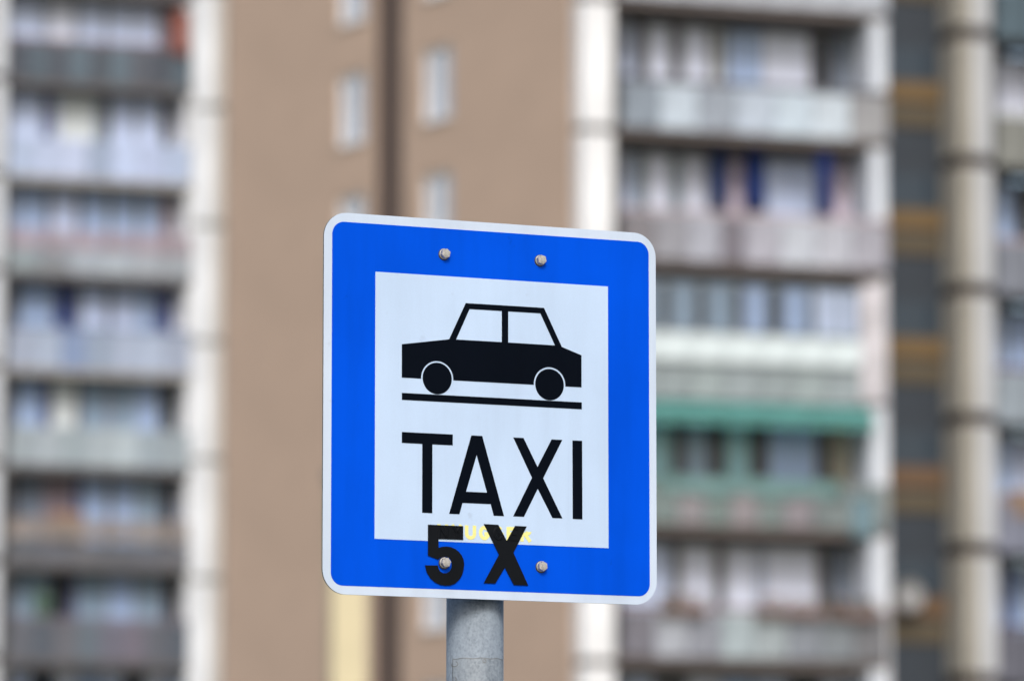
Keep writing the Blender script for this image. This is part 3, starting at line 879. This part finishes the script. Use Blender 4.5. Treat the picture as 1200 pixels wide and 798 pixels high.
relief_part(sX, stx, [('G', XS[4]), ('E', XS[5]), ('G', XS[3]), ('R', XS[6])])

# bolts: flanged hexagon heads, weathered zinc
ZB = zinc('bolt_zinc', (172, 170, 166), 160, .5, .3)
ZP = zinc('galvanised_steel', (134, 146, 158), 60, .6, .15)

def lathe(bm, prof, n, x=0, z=0, phase=0):
    rings = []
    for r, y in prof:
        rings.append([bm.verts.new((x + r * math.cos(phase + 2 * math.pi * i / n), y, z + r * math.sin(phase + 2 * math.pi * i / n))) for i in range(n)])
    for a, b in zip(rings, rings[1:]):
        for i in range(n):
            bm.faces.new((a[i], a[(i + 1) % n], b[(i + 1) % n], b[i]))
    bm.faces.new(rings[-1])
    bm.faces.new(rings[0][::-1])

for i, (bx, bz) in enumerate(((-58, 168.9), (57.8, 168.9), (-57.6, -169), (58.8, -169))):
    bm = bmesh.new()
    lathe(bm, [(.0058, 0), (.0059, -.0007), (.0052, -.0012), (.0045, -.0019)], 40)
    ph = .3 + i * .45
    hexp = [(.0053, -.0014), (.0056, -.0020), (.0056, -.0056), (.0050, -.0065), (.0042, -.0066)]
    lathe(bm, hexp, 6, phase=ph)
    lathe(bm, [(.0038, -.0063), (.0034, -.0068), (.0020, -.0070)], 20)
    wm = bmesh.new()  # added dark disc, shifted lower left, stands in for shade around the head
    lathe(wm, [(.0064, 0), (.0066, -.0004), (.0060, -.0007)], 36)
    mesh_obj('bolt_shade', bm_mesh('bolt_shade', wm, M((34, 36, 44), .7, .2, 40, name='bolt_shade_dark')), board, (bx / 1000 - .0004, YF - (.0014 if i == 2 else .0001), bz / 1000 - .0005))
    b = mesh_obj('bolt', bm_mesh('bolt', bm, ZB), board, (bx / 1000, YF - .0017 if i == 2 else YF - .0003, bz / 1000))

# rails and pipe clamps that carry the board, behind it
for zz in (.169, -.169):
    bm = bmesh.new()
    for (x0, x1, y0, y1, z0, z1) in ((-.085, .085, -OFF + .0001, -OFF + .0025, zz - .015, zz + .015), (-.085, .085, -OFF + .0026, -OFF + .0105, zz - .015, zz - .0125), (-.085, .085, -OFF + .0026, -OFF + .0105, zz + .0125, zz + .015)):
        add_box(bm, x0, x1, y0, y1, z0, z1)
    mesh_obj('rail', bm_mesh('rail', bm, ZP), SIGN, (0, 0, SZ - .12))
    bm = bmesh.new()
    n = 40
    ro = [[bm.verts.new((rr * math.cos(2 * math.pi * i / n), rr * math.sin(2 * math.pi * i / n), zz + dz)) for i in range(n)] for rr, dz in ((.0316, -.012), (.034, -.012), (.034, .012), (.0316, .012))]
    for j in range(4):
        for i in range(n):
            bm.faces.new((ro[j][i], ro[j][(i + 1) % n], ro[(j + 1) % 4][(i + 1) % n], ro[(j + 1) % 4][i]))
    mesh_obj('clamp', bm_mesh('clamp', bm, ZP), SIGN, (0, 0, SZ - .12))

# pole: steel tube, with its end cap
def tube(r, z0, z1, n=96, seg=1):
    bm = bmesh.new()
    rings = [[bm.verts.new((r * math.cos(2 * math.pi * i / n), r * math.sin(2 * math.pi * i / n), z0 + (z1 - z0) * j / seg)) for i in range(n)] for j in range(seg + 1)]
    for a, b in zip(rings, rings[1:]):
        for i in range(n):
            bm.faces.new((a[i], a[(i + 1) % n], b[(i + 1) % n], b[i]))
    bm.faces.new(rings[0][::-1]); bm.faces.new(rings[-1])
    return bm
me = bm_mesh('pole', tube(.0314, 0, SZ + .195 - .12), ZP)
for p in me.polygons:
    p.use_smooth = abs(p.normal.z) < .5
mesh_obj('pole', me, SIGN)
me = bm_mesh('end_cap', tube(.0327, 0, .012), JOINT)
mesh_obj('end_cap', me, SIGN, (0, 0, SZ + .1952 - .12))
bm = bmesh.new()
add_box(bm, -.09, .09, -.09, .09, 0, .012)
mesh_obj('base_plate', bm_mesh('base_plate', bm, ZP), SIGN, (0, 0, 0))

# worn-off sticker on the pole: a thin clear film with torn curls
def film_on_pole():
    zt = CAMZ + ray(560, 771).z / ray(560, 771).y * (POLE[1] - .03)
    # the side of the pole that faces the camera, in sign axes
    fa = -math.pi / 2 - TH
    bm = bmesh.new()
    n, m_ = 30, 12
    r = .0316
    grid = []
    for j in range(m_ + 1):
        z = zt - .12 - j * .012
        grid.append([bm.verts.new((r * math.cos(fa + a), r * math.sin(fa + a), z + (.0006 * math.sin(i * 2.1) if j == 0 else 0))) for i in range(n + 1) for a in (-.86 + 2.2 * i / n,)])
    for j in range(m_):
        for i in range(n):
            bm.faces.new((grid[j][i], grid[j][i + 1], grid[j + 1][i + 1], grid[j + 1][i]))
    o = mesh_obj('sticker_film', bm_mesh('sticker_film', bm, zinc('old_film', (142, 153, 164), 60, .5, .12), True), SIGN)
    o['label'] = 'worn clear sticker film round the pole'
    # curls of torn film
    def curl(pts, rad, nm='film_curl'):
        bm = bmesh.new()
        rings = []
        for (a, z) in pts:
            cx, cy = (r + .0002) * math.cos(fa + a), (r + .0002) * math.sin(fa + a)
            rings.append([bm.verts.new((cx + rad * math.cos(q) * math.cos(fa + a + 1.57), cy + rad * math.cos(q) * math.sin(fa + a + 1.57), z + rad * math.sin(q))) for q in (0, 1.57, 3.14, 4.71)])
        for i in range(len(rings) - 1):
            A1, B1 = rings[i], rings[i + 1]
            for q in range(4):
                bm.faces.new((A1[q], A1[(q + 1) % 4], B1[(q + 1) % 4], B1[q]))
        mesh_obj(nm, bm_mesh(nm, bm, M((132, 136, 138), .8, .3, 60, name='grime')), o)
    z0 = zt - .12
    curl([(-.86 + .1 * i, z0 - .0005 * math.sin(i)) for i in range(23)], .00035)
    curl([(-.86, z0 - .002 * i) for i in range(16)], .0004)
    curl([(-.78 + .14 * math.sin(t_ * .5) * 1.2, z0 - .003 - .0028 * (1 - math.cos(t_ * .5))) for t_ in range(1, 11)], .0005)
    curl([(-.74 + .05 * math.sin(t_), z0 - .02 - .0016 * t_) for t_ in range(7)], .0006)
    curl([(.34 + .06 * math.cos(t_ * .6), z0 - .003 - .0018 * math.sin(t_ * .6)) for t_ in range(11)], .0005)
film_on_pole()

# helper keys are not wanted on the finished objects
for o in SC.objects:
    for k in ('_a', '_p'):
        if k in o:
            del o[k]
